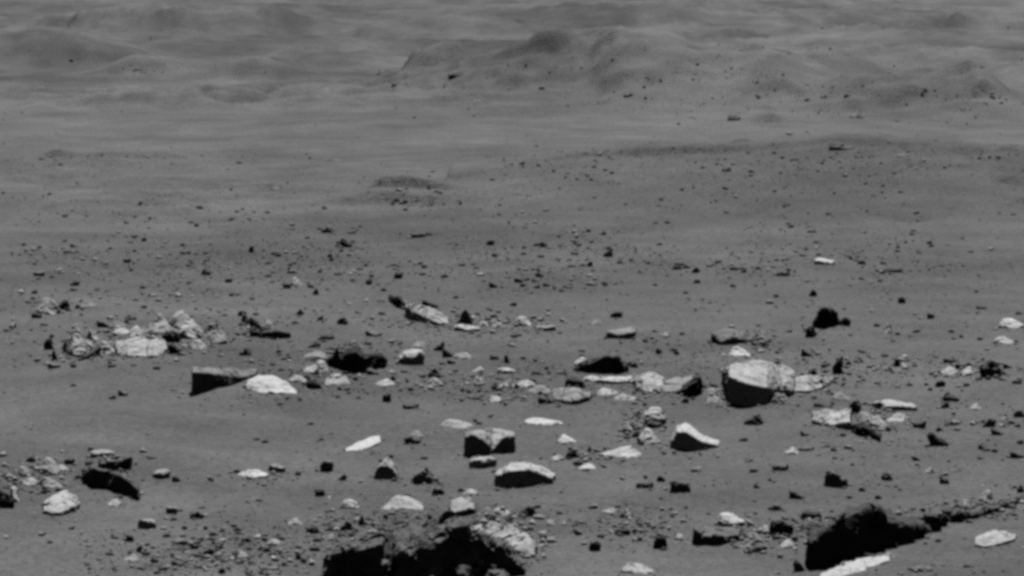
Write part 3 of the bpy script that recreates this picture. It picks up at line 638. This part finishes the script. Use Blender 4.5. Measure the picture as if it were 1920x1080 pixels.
# ------------------------------------------------------------------ the smaller stones, a few dark ones modelled in place of shadows: style, tone, x0, x1, foot-top range
SMALL = """
P p 180 222 640 668|P w 236 268 612 634|P p 200 236 600 618|P p 288 312 588 606|P p 350 392 636 656|P p 130 156 606 626|P p 396 428 628 646|P p 162 186 618 638
P p 1320 1362 742 760|P p 1600 1640 770 790|P p 1560 1600 736 752|P p 1120 1160 728 742|P p 1150 1200 738 752|P p 980 1036 722 740|P p 910 950 742 756|P p 1660 1704 776 792
P p 540 572 702 716|P p 700 740 712 724|P p 770 800 640 652|P p 850 884 660 672|F p 930 972 690 702|P p 100 130 870 884|P p 40 72 896 910|P p 1420 1450 982 998|P p 1460 1490 1012 1030
B d 48 68 854 867|B d 120 142 858 871|F p 285 321 881 899|B d 322 338 893 904|P w 200 229 935 951|F p 311 334 949 964|B d 354 383 958 973|F p 256 294 973 994
B d 233 251 1003 1016|F d 324 367 1008 1024|P w 440 506 880 898|F p 503 537 870 887|F m 598 627 863 885|B d 634 651 889 901|B d 590 609 916 931|B d 808 834 913 929
P p 866 897 916 928|D d 758 790 816 833|P p 768 796 808 820|B d 636 661 976 996|B d 574 600 986 1001|B d 718 728 963 974|D d 78 96 911 923|B d 340 352 985 993
B d 220 241 731 743|F d 203 219 741 749|D d 445 463 582 593|D d 459 476 595 607|D d 472 484 616 633|D d 449 471 652 667|F d 88 113 680 691|B d 58 79 585 597
B d 141 151 570 579|P p 150 182 564 578|P p 18 30 596 617|L d 180 216 600 616|B d 288 303 598 608|B d 529 546 529 541|P p 545 567 520 536|D d 585 598 539 553
B d 685 698 522 534|B d 738 756 510 523|F d 826 840 514 521|L d 916 934 528 540|D d 556 569 578 591|D d 631 653 594 609|F d 594 607 590 601|F d 685 717 619 631
F d 600 627 627 637|D d 574 603 638 652|B d 686 711 691 705|T d 812 834 640 658|L d 828 852 650 671|F d 838 854 674 683|Y d 798 829 688 709|P p 791 832 710 728
D d 732 743 704 714|B d 717 733 738 754|F d 752 788 754 768|F d 918 936 666 675|B d 944 956 664 681|P w 885 907 688 699|P p 883 912 706 723|P p 938 962 714 728
B d 921 935 722 732|Y d 866 942 736 753|P p 895 916 600 613|P p 918 942 600 613|F p 848 902 609 623|F p 1000 1042 609 622|P p 1107 1130 599 609|F d 1144 1168 584 596
P p 1236 1257 622 633|D d 1228 1242 652 664|F d 1165 1185 676 686|B d 1180 1197 680 690|D d 988 1007 708 723|B d 996 1020 694 703|F d 1042 1062 694 703|P p 958 1006 712 728
P p 1318 1347 726 746|D d 1276 1292 745 757|P p 1340 1352 728 742|D d 1514 1534 692 707|L d 1503 1527 654 669|D d 1518 1532 543 556|B d 1682 1698 556 569|F d 1737 1753 588 598
P p 1659 1673 606 626|P p 1629 1639 576 586|F d 1639 1651 605 613|F d 1829 1852 572 580|D d 1676 1690 671 688|P w 1687 1704 682 693|B d 1789 1803 682 693|B d 1810 1822 679 688
L d 1879 1899 679 691|F d 1768 1792 673 681|B d 1754 1774 713 726|F d 1806 1819 717 725|F d 1898 1916 711 720|B d 1769 1802 739 753|D d 1764 1781 754 766|P w 1818 1842 756 769
F d 1525 1560 754 766|D m 1588 1616 748 776|D d 1660 1672 799 809|F d 1711 1737 788 803|D d 1898 1926 768 783|B d 1842 1869 784 801|P p 1871 1894 781 801|L d 1858 1882 802 816
D d 1834 1852 829 843|L d 1894 1922 846 860|D d 1058 1086 842 859|L d 1102 1131 837 849|B d 1074 1093 861 873|P w 1084 1117 869 881|P p 1031 1056 853 863|F d 1194 1227 903 916
B d 1231 1249 891 904|B m 1254 1297 899 926|F d 1294 1319 874 885|B d 1404 1421 876 886|F d 1383 1403 820 828|D d 1411 1424 906 916|B d 1103 1127 1013 1034|D d 1224 1252 998 1029
P p 1262 1286 1000 1014|P p 1126 1160 952 964|P p 1168 1186 954 972|D d 1160 1176 960 971|F d 1150 1180 990 1004|D d 1652 1676 884 901|F m 1448 1480 868 883|L d 1478 1504 918 936
B d 1498 1542 956 976|F d 1702 1752 1062 1077|D d 1488 1508 1050 1075|P p 1655 1680 1035 1050|D d 1440 1470 945 958|F d 1495 1528 836 846|P p 1470 1498 838 852|B d 1500 1518 808 818
P p 1734 1752 876 888|F d 1762 1780 898 908|D d 1640 1654 928 936|D d 1608 1626 912 922|P w 1803 1820 936 956|P p 1838 1862 918 938|D d 1906 1922 908 924|F p 1780 1802 785 797
D d 604 628 424 437|L d 636 662 448 464|B d 1130 1150 466 482|D d 1012 1026 452 464|B d 1004 1020 510 520|B d 1100 1112 490 500|F d 1260 1280 496 506|F w 1524 1566 483 498
B d 1608 1624 486 496|F d 1654 1690 503 511|D d 1296 1312 500 512|F d 1460 1482 508 518|D d 376 396 504 516|B d 230 246 484 493|D d 466 476 460 474|F d 770 800 436 446
D d 788 812 434 442|D d 912 928 450 460|F d 962 980 520 530|B d 420 438 520 530|D d 130 150 526 536|F d 62 84 508 518|L d 540 552 500 510|P p 1018 1036 578 592
D d 1530 1552 268 284|D d 1552 1604 262 282|B d 1514 1530 276 286|F d 1620 1652 280 292|F d 1676 1720 282 294|B d 1700 1740 286 304|F d 1764 1794 274 284|D d 1552 1570 330 342
D d 1478 1496 348 362|D d 1352 1372 310 322|B d 1300 1340 288 304|F d 1386 1408 312 322|F d 1790 1820 328 338|D d 1784 1806 366 374|B d 1880 1896 372 382|F d 1020 1062 318 330
L d 640 662 360 378|B d 660 704 352 370|F d 700 748 350 358|B d 790 822 348 360|T d 818 842 360 376|F d 604 640 292 302|F d 816 848 302 312|D d 812 830 334 342
F d 288 336 300 309|F d 104 132 306 314|F d 60 90 306 314|F d 244 276 348 356|D d 500 518 312 320|D d 506 526 348 356|F d 590 614 364 372|F d 240 290 122 134
B d 430 462 118 138|F d 458 492 130 144|B d 490 514 124 138|F d 330 362 136 148|F d 734 772 150 160|B d 762 806 138 156|B d 800 850 150 168|F d 840 900 128 142
D d 1276 1298 202 218|D d 1362 1388 210 226|F d 1422 1458 222 232|D d 1116 1138 152 164|D d 1168 1188 170 182|F d 1220 1244 164 174|D d 1582 1596 172 184|D d 1618 1646 192 208
D d 1654 1688 190 212|F d 1592 1620 208 222|D d 1782 1800 186 200|B d 1800 1822 194 208|D d 1836 1860 182 200|L d 1852 1882 190 216|F d 1668 1690 174 182|F d 1740 1772 198 208
B d 1774 1800 30 50|F d 1800 1838 38 50|F d 1752 1776 42 52|F d 780 850 22 34|B d 820 850 26 38|F d 694 756 50 62|F d 700 752 80 90|F d 1500 1560 60 72
D d 1010 1022 156 168|F d 1008 1032 184 194|F d 876 902 182 194|D d 1430 1460 140 156|F d 1586 1620 134 146|F d 1508 1530 178 190|F d 210 236 92 102|F d 500 530 54 66
B d 254 268 1022 1036|D d 282 298 1044 1056|F d 296 314 1060 1070|D d 404 420 1018 1030|D d 438 452 988 996|B d 452 470 1008 1018|D d 380 400 1028 1042|B d 410 424 1064 1076
D d 552 566 1036 1050|F d 486 522 1060 1070|B d 580 600 1022 1034|P p 606 630 1000 1014|P p 232 262 1040 1052|P p 540 566 972 984|P p 440 466 1034 1048|P p 500 530 1010 1024
D d 670 684 966 986|F d 710 730 986 994|P p 770 792 958 974|P p 900 930 952 972|D d 918 934 968 982|P p 938 960 956 968|P p 1020 1044 974 986|B d 1076 1092 992 1004
"""
def add_small():
    far_n = 0
    for tok in SMALL.replace('\n', '|').split('|'):
        t = tok.split()
        if not t: continue
        st, tone = t[0], t[1]
        x0, x1, y0, y1 = map(float, t[2:])
        pale = tone in 'pw'
        if y1 < 420:
            far_n += 1
            if far_n % 5 not in (0, 2) or y1 < 110: continue
        if y1 < 420 and st in 'FBL': st = 'G'
        if tone == 'd' and (y1 < 420 or rng.random() < 0.5): tone = 'm'
        if y1 < 420: y0 = y1 - 0.66 * (y1 - y0)
        nm = {'F': 'flat_stone', 'G': 'ragged_stone', 'P': 'pale_stone'}.get(st, 'dark_stone') if not (pale and st == 'F') else 'flat_stone'
        rock(nm, tone, x0, x1, y0, y1, st, cat='stone')
def drifts(X, Y, Z):
    """sand banked against the larger rocks"""
    for r in PENDING:
        w = r['x1'] - r['x0']; h = r['y1'] - r['y0']
        if w < 34 or r['y1'] < 420 or 'obj' not in r: continue
        o = r['obj'].location; s_ = r['scale']
        R = 0.75 * w * s_
        m = (np.abs(X - o.x) < 2.2 * R) & (np.abs(Y - o.y) < 2.2 * R)
        if not m.any(): continue
        Z[m] += 0.085 * min(h, 60) * s_ * np.exp(-((X[m] - o.x) ** 2 + (Y[m] - o.y) ** 2) / (R * R)) * (1 + 0.5 * noise3(X[m] / (.3 * R), Y[m] / (.3 * R), X[m] * 0, 61))

add_small()
build_rocks()
build_ground()
drifts(_GX * _GY, _GY, _GZ)

# ------------------------------------------------------------------ labels and groups of the smaller stones
TW = {'k': 'black', 'd': 'dark', 'm': 'dark grey', 'p': 'pale', 'w': 'white'}
SW = {'B': 'blocky', 'L': 'wedge-shaped', 'T': 'wedge-shaped', 'Y': 'peaked', 'D': 'rounded', 'C': 'round', 'P': 'low', 'F': 'flat', 'W': 'bulging', 'G': 'ragged'}
ORD = ['nearest', 'second nearest', 'third nearest', 'fourth nearest', 'fifth nearest', 'sixth nearest', 'seventh nearest', 'eighth nearest', 'ninth nearest', 'tenth nearest']
def label_rocks():
    marks = [r for r in PENDING if r['short']]
    # hollow landmarks of the far slopes
    for sh, x, y in (('the far ridge crest', 1600, 276), ('the far dark patch', 790, 158), ('the low far mound', 735, 372), ('the far hummock', 470, 140),
                     ('the far top-right knob', 1790, 45), ('the far stony slope', 1300, 190), ('the far right hollow', 1800, 205)):
        marks.append(dict(short=sh, x0=x - 30, x1=x + 30, y0=y - 10, y1=y + 10))
    buckets = {}
    for r in PENDING:
        o = r['obj']; o['category'] = r['cat']
        if r['label']:
            o['label'] = r['label']
            o['group'] = r['group'] or ('pale rocks and slabs on the sand' if r['tone'] in 'pw' else 'dark rocks on the sand')
            continue
        cx = (r['x0'] + r['x1']) / 2; cy = (r['y0'] + r['y1']) / 2
        best = None
        for m in marks:
            mx, my = (m['x0'] + m['x1']) / 2, (m['y0'] + m['y1']) / 2
            d = math.hypot(cx - mx, (cy - my) * 1.6)
            if best is None or d < best[0]: best = (d, m['short'], cx - mx, cy - my, (m['x1'] - m['x0']) / 2)
        d, short, dx, dy, hw = best
        if abs(dx) > max(hw * 0.8, abs(dy) * 0.9): dirn = 'to the right of' if dx > 0 else 'to the left of'
        else: dirn = 'in front of' if dy > 0 else 'behind'
        kindw = '%s %s stone' % (TW[r['tone']], SW[r['style']])
        buckets.setdefault((kindw, dirn, short), []).append((d, r))
        far = r['y1'] < 400
        o['group'] = 'far stones on the distant slopes' if far else ('small pale stones on the sand' if r['tone'] in 'pw' else 'small dark stones on the sand')
    for (kindw, dirn, short), L in buckets.items():
        L.sort(key=lambda t: t[0])
        for i, (d, r) in enumerate(L):
            r['obj']['label'] = ('%s %s %s' % (kindw, dirn, short)) if len(L) == 1 else '%s %s %s %s' % (ORD[min(i, 9)], kindw, dirn, short)
label_rocks()

# ------------------------------------------------------------------ gravel: thousands of pebbles, one mass
RUBBLE = [  # x, y, half width, half height, count, share of pale, size
    (150, 655, 90, 22, 70, .6, 5.5), (300, 625, 120, 30, 110, .65, 5.5), (100, 580, 70, 14, 26, .5, 4.5), (540, 690, 110, 40, 60, .5, 4.5), (640, 715, 110, 24, 50, .45, 4.5),
    (840, 605, 110, 22, 70, .6, 5), (960, 608, 90, 12, 60, .85, 5.5), (830, 720, 120, 26, 70, .5, 4.5), (960, 730, 70, 22, 50, .6, 4.5), (1150, 725, 120, 22, 40, .5, 4.5),
    (1330, 735, 40, 14, 26, .6, 5), (1400, 640, 90, 20, 40, .5, 4.5), (1520, 720, 70, 20, 40, .5, 4.5), (1640, 690, 120, 30, 80, .4, 4.5), (1830, 695, 110, 22, 70, .4, 5),
    (1640, 785, 100, 26, 60, .6, 5), (1820, 800, 100, 40, 40, .4, 5), (1200, 800, 60, 34, 50, .7, 5), (1120, 860, 90, 16, 36, .5, 5), (70, 890, 80, 34, 70, .6, 6), (220, 860, 60, 14, 30, .6, 5),
    (470, 895, 90, 16, 30, .6, 5), (920, 985, 80, 26, 80, .65, 6.5), (975, 1020, 60, 30, 70, .7, 6.5), (700, 985, 120, 26, 70, .5, 5.5), (470, 1030, 200, 40, 170, .35, 5.5),
    (1180, 985, 130, 24, 80, .5, 5), (1420, 1005, 90, 30, 90, .6, 6), (1540, 985, 60, 24, 50, .6, 6), (1860, 950, 80, 14, 90, .45, 5.5), (1730, 960, 60, 12, 24, .4, 5), (780, 1000, 60, 30, 40, .4, 6),
    (1250, 730, 90, 16, 30, .5, 5), (480, 620, 60, 24, 36, .4, 4.5), (670, 650, 60, 10, 20, .3, 4.5), (360, 1060, 120, 20, 70, .4, 5.5), (1000, 690, 60, 16, 30, .4, 4.5)]
def rubble():
    rs = np.random.RandomState(9)
    px = []; py = []; sz = []; tn = []
    for x, y, hw, hh, c, pale, q in RUBBLE:
        c = int(c * 2.0)
        px.append(rs.normal(x, hw * .55, c)); py.append(rs.normal(y, hh * .6, c))
        sz.append(q * .72 * np.clip(.45 + rs.pareto(2.6, c), .45, 2.1))
        tn.append(np.where(rs.uniform(0, 1, c) < pale, np.where(rs.uniform(0, 1, c) < .45, 3, 2), np.where(rs.uniform(0, 1, c) < .5, 1, 0)))
    for r in PENDING:                      # chips fallen round the foot of each rock
        w = r['x1'] - r['x0']; h = r['y1'] - r['y0']
        if w < 26 or r['y1'] < 420: continue
        c = int(w / 4.2) + 2
        px.append(rs.uniform(r['x0'] - .25 * w, r['x1'] + .25 * w, c)); py.append(r['y1'] + rs.normal(-.05 * h, 2.5 + .07 * h, c))
        sz.append(1.7 + 1.4 * rs.pareto(2.6, c).clip(0, 3)); tn.append(rs.choice(4, c, p=[.28, .25, .27, .2] if r['tone'] in 'kdm' else [.12, .2, .34, .34]))
    scatter('rubble', np.concatenate(px), np.concatenate(py), np.concatenate(sz), np.concatenate(tn), 'dmpw', 'broken rock fragments heaped around the outcrops and boulders', rs, .34)

def scatter(name, px, py, sz, tone, mats_, label, rs, jit):
    bm = bmesh.new(); bmesh.ops.create_icosphere(bm, subdivisions=1, radius=1.0)
    bv = np.array([v.co[:] for v in bm.verts]); bf = np.array([[v.index for v in f.verts] for f in bm.faces]); bm.free()
    nb, nf = len(bv), len(bf)
    Y = ground_hits(px, py)
    ok = Y < 450
    px, py, sz, mt, Y = px[ok], py[ok], sz[ok], np.asarray(tone)[ok], Y[ok]
    k = len(px)
    b_ = (H / 2 - py) / F_PX
    t_ = Y / (math.cos(PITCH) + b_ * math.sin(PITCH))
    pos = np.stack([(px - W / 2) / F_PX * t_, Y, CAM_H + (-math.sin(PITCH) + b_ * math.cos(PITCH)) * t_], -1)
    s = (sz * Y / F_PX)[:, None]
    # angular fragments: each ball is cut back by a few random planes, stretched, tilted and turned
    v = bv[None] * (1 + rs.uniform(-jit * .5, jit * .5, (k, nb, 1)))
    for q in range(5):
        nrm = rs.normal(0, 1, (k, 3)); nrm /= np.linalg.norm(nrm, axis=1)[:, None]
        dd = np.einsum('kni,ki->kn', v, nrm) - rs.uniform(.35, .8, (k, 1))
        v = v - np.maximum(dd, 0)[:, :, None] * nrm[:, None, :]
    v = v * np.stack([rs.uniform(1.0, 1.7, k), rs.uniform(.7, 1.2, k), rs.uniform(.45, .95, k)], -1)[:, None, :] * s[:, :, None]
    a = rs.uniform(0, 6.283, (k, 1)); b = rs.normal(0, .3, (k, 1)); ca, sa, cb, sb = np.cos(a), np.sin(a), np.cos(b), np.sin(b)
    v = np.stack([v[..., 0] * cb - v[..., 2] * sb, v[..., 1], v[..., 0] * sb + v[..., 2] * cb], -1)
    v = np.stack([v[..., 0] * ca - v[..., 1] * sa, v[..., 0] * sa + v[..., 1] * ca, v[..., 2] + .2 * s], -1)
    co = (v + pos[:, None, :]).reshape(-1, 3)
    fi = (bf[None] + (np.arange(k) * nb)[:, None, None]).reshape(-1, 3)
    me = bpy.data.meshes.new(name)
    me.vertices.add(len(co)); me.vertices.foreach_set('co', co.ravel())
    me.loops.add(fi.size); me.loops.foreach_set('vertex_index', fi.ravel().astype(np.int32))
    me.polygons.add(len(fi)); me.polygons.foreach_set('loop_start', (np.arange(len(fi)) * 3).astype(np.int32))
    for t in mats_: me.materials.append(TONES[t])
    me.polygons.foreach_set('material_index', np.repeat(np.array(mt), nf).astype(np.int32))
    me.update(calc_edges=True)
    o = bpy.data.objects.new(name, me); COL.objects.link(o)
    o['kind'] = 'stuff'; o['label'] = label; o['category'] = name

def gravel():
    rs = np.random.RandomState(5)
    N = 140000
    px = rs.uniform(-500, 2420, N); py = 1200 - 1180 * rs.uniform(0, 1, N) ** 0.9
    def blob(cx, cy, sx, sy, a): return a * np.exp(-((px - cx) / sx) ** 2 - ((py - cy) / sy) ** 2)
    den = 0.10 * np.interp(py, [0, 250, 420], [.15, .3, 1]) + blob(450, 1030, 260, 60, .9) + blob(1100, 990, 260, 34, .6) + blob(260, 490, 420, 55, 1.2) + blob(1120, 490, 480, 50, 1.3) + blob(720, 620, 520, 60, .28)
    den = den + blob(1560, 690, 460, 50, .35) + blob(1700, 860, 300, 60, .16) + blob(960, 730, 260, 30, .35) + blob(1450, 330, 600, 45, .35) + blob(760, 400, 700, 30, .25)
    den = den + blob(1250, 150, 320, 60, .4) + blob(1760, 190, 260, 30, .5) + blob(1600, 110, 300, 30, .2) + blob(1450, 300, 460, 16, 1.3) + blob(735, 362, 110, 10, 1.6) + blob(470, 132, 90, 12, 1.0) + blob(790, 155, 90, 14, 1.0) + blob(270, 132, 60, 8, .8) + blob(130, 300, 220, 8, .6) + blob(60, 890, 140, 40, .5) + blob(850, 990, 260, 50, .5) + blob(1400, 1000, 200, 40, .4) + blob(220, 640, 260, 40, .4)
    den = den * (1 - 0.9 * np.exp(-((px - 240) / 330) ** 2 - ((py - 800) / 45) ** 2)) * (1 - 0.8 * np.exp(-((px - 1250) / 400) ** 2 - ((py - 1055) / 30) ** 2))
    den = den * (0.2 + 1.6 * np.clip(0.42 + 1.0 * fbm2(px / 110, py / 24, 77, 4), 0, 1))
    keep = rs.uniform(0, 1, N) < den
    px, py = px[keep], py[keep]
    sz = 1.15 + 1.2 * rs.pareto(2.2, len(px)); sz = np.clip(sz, 1.15, 8)
    sz = sz * np.interp(py, [0, 150, 300, 420, 520], [.42, .48, .62, .78, .92])
    tone = rs.choice(4, len(px), p=[.14, .28, .36, .22])
    scatter('gravel', px, py, sz, tone, 'kdmp', 'dark and pale gravel strewn in bands over the sand', rs, .4)

gravel()
rubble()
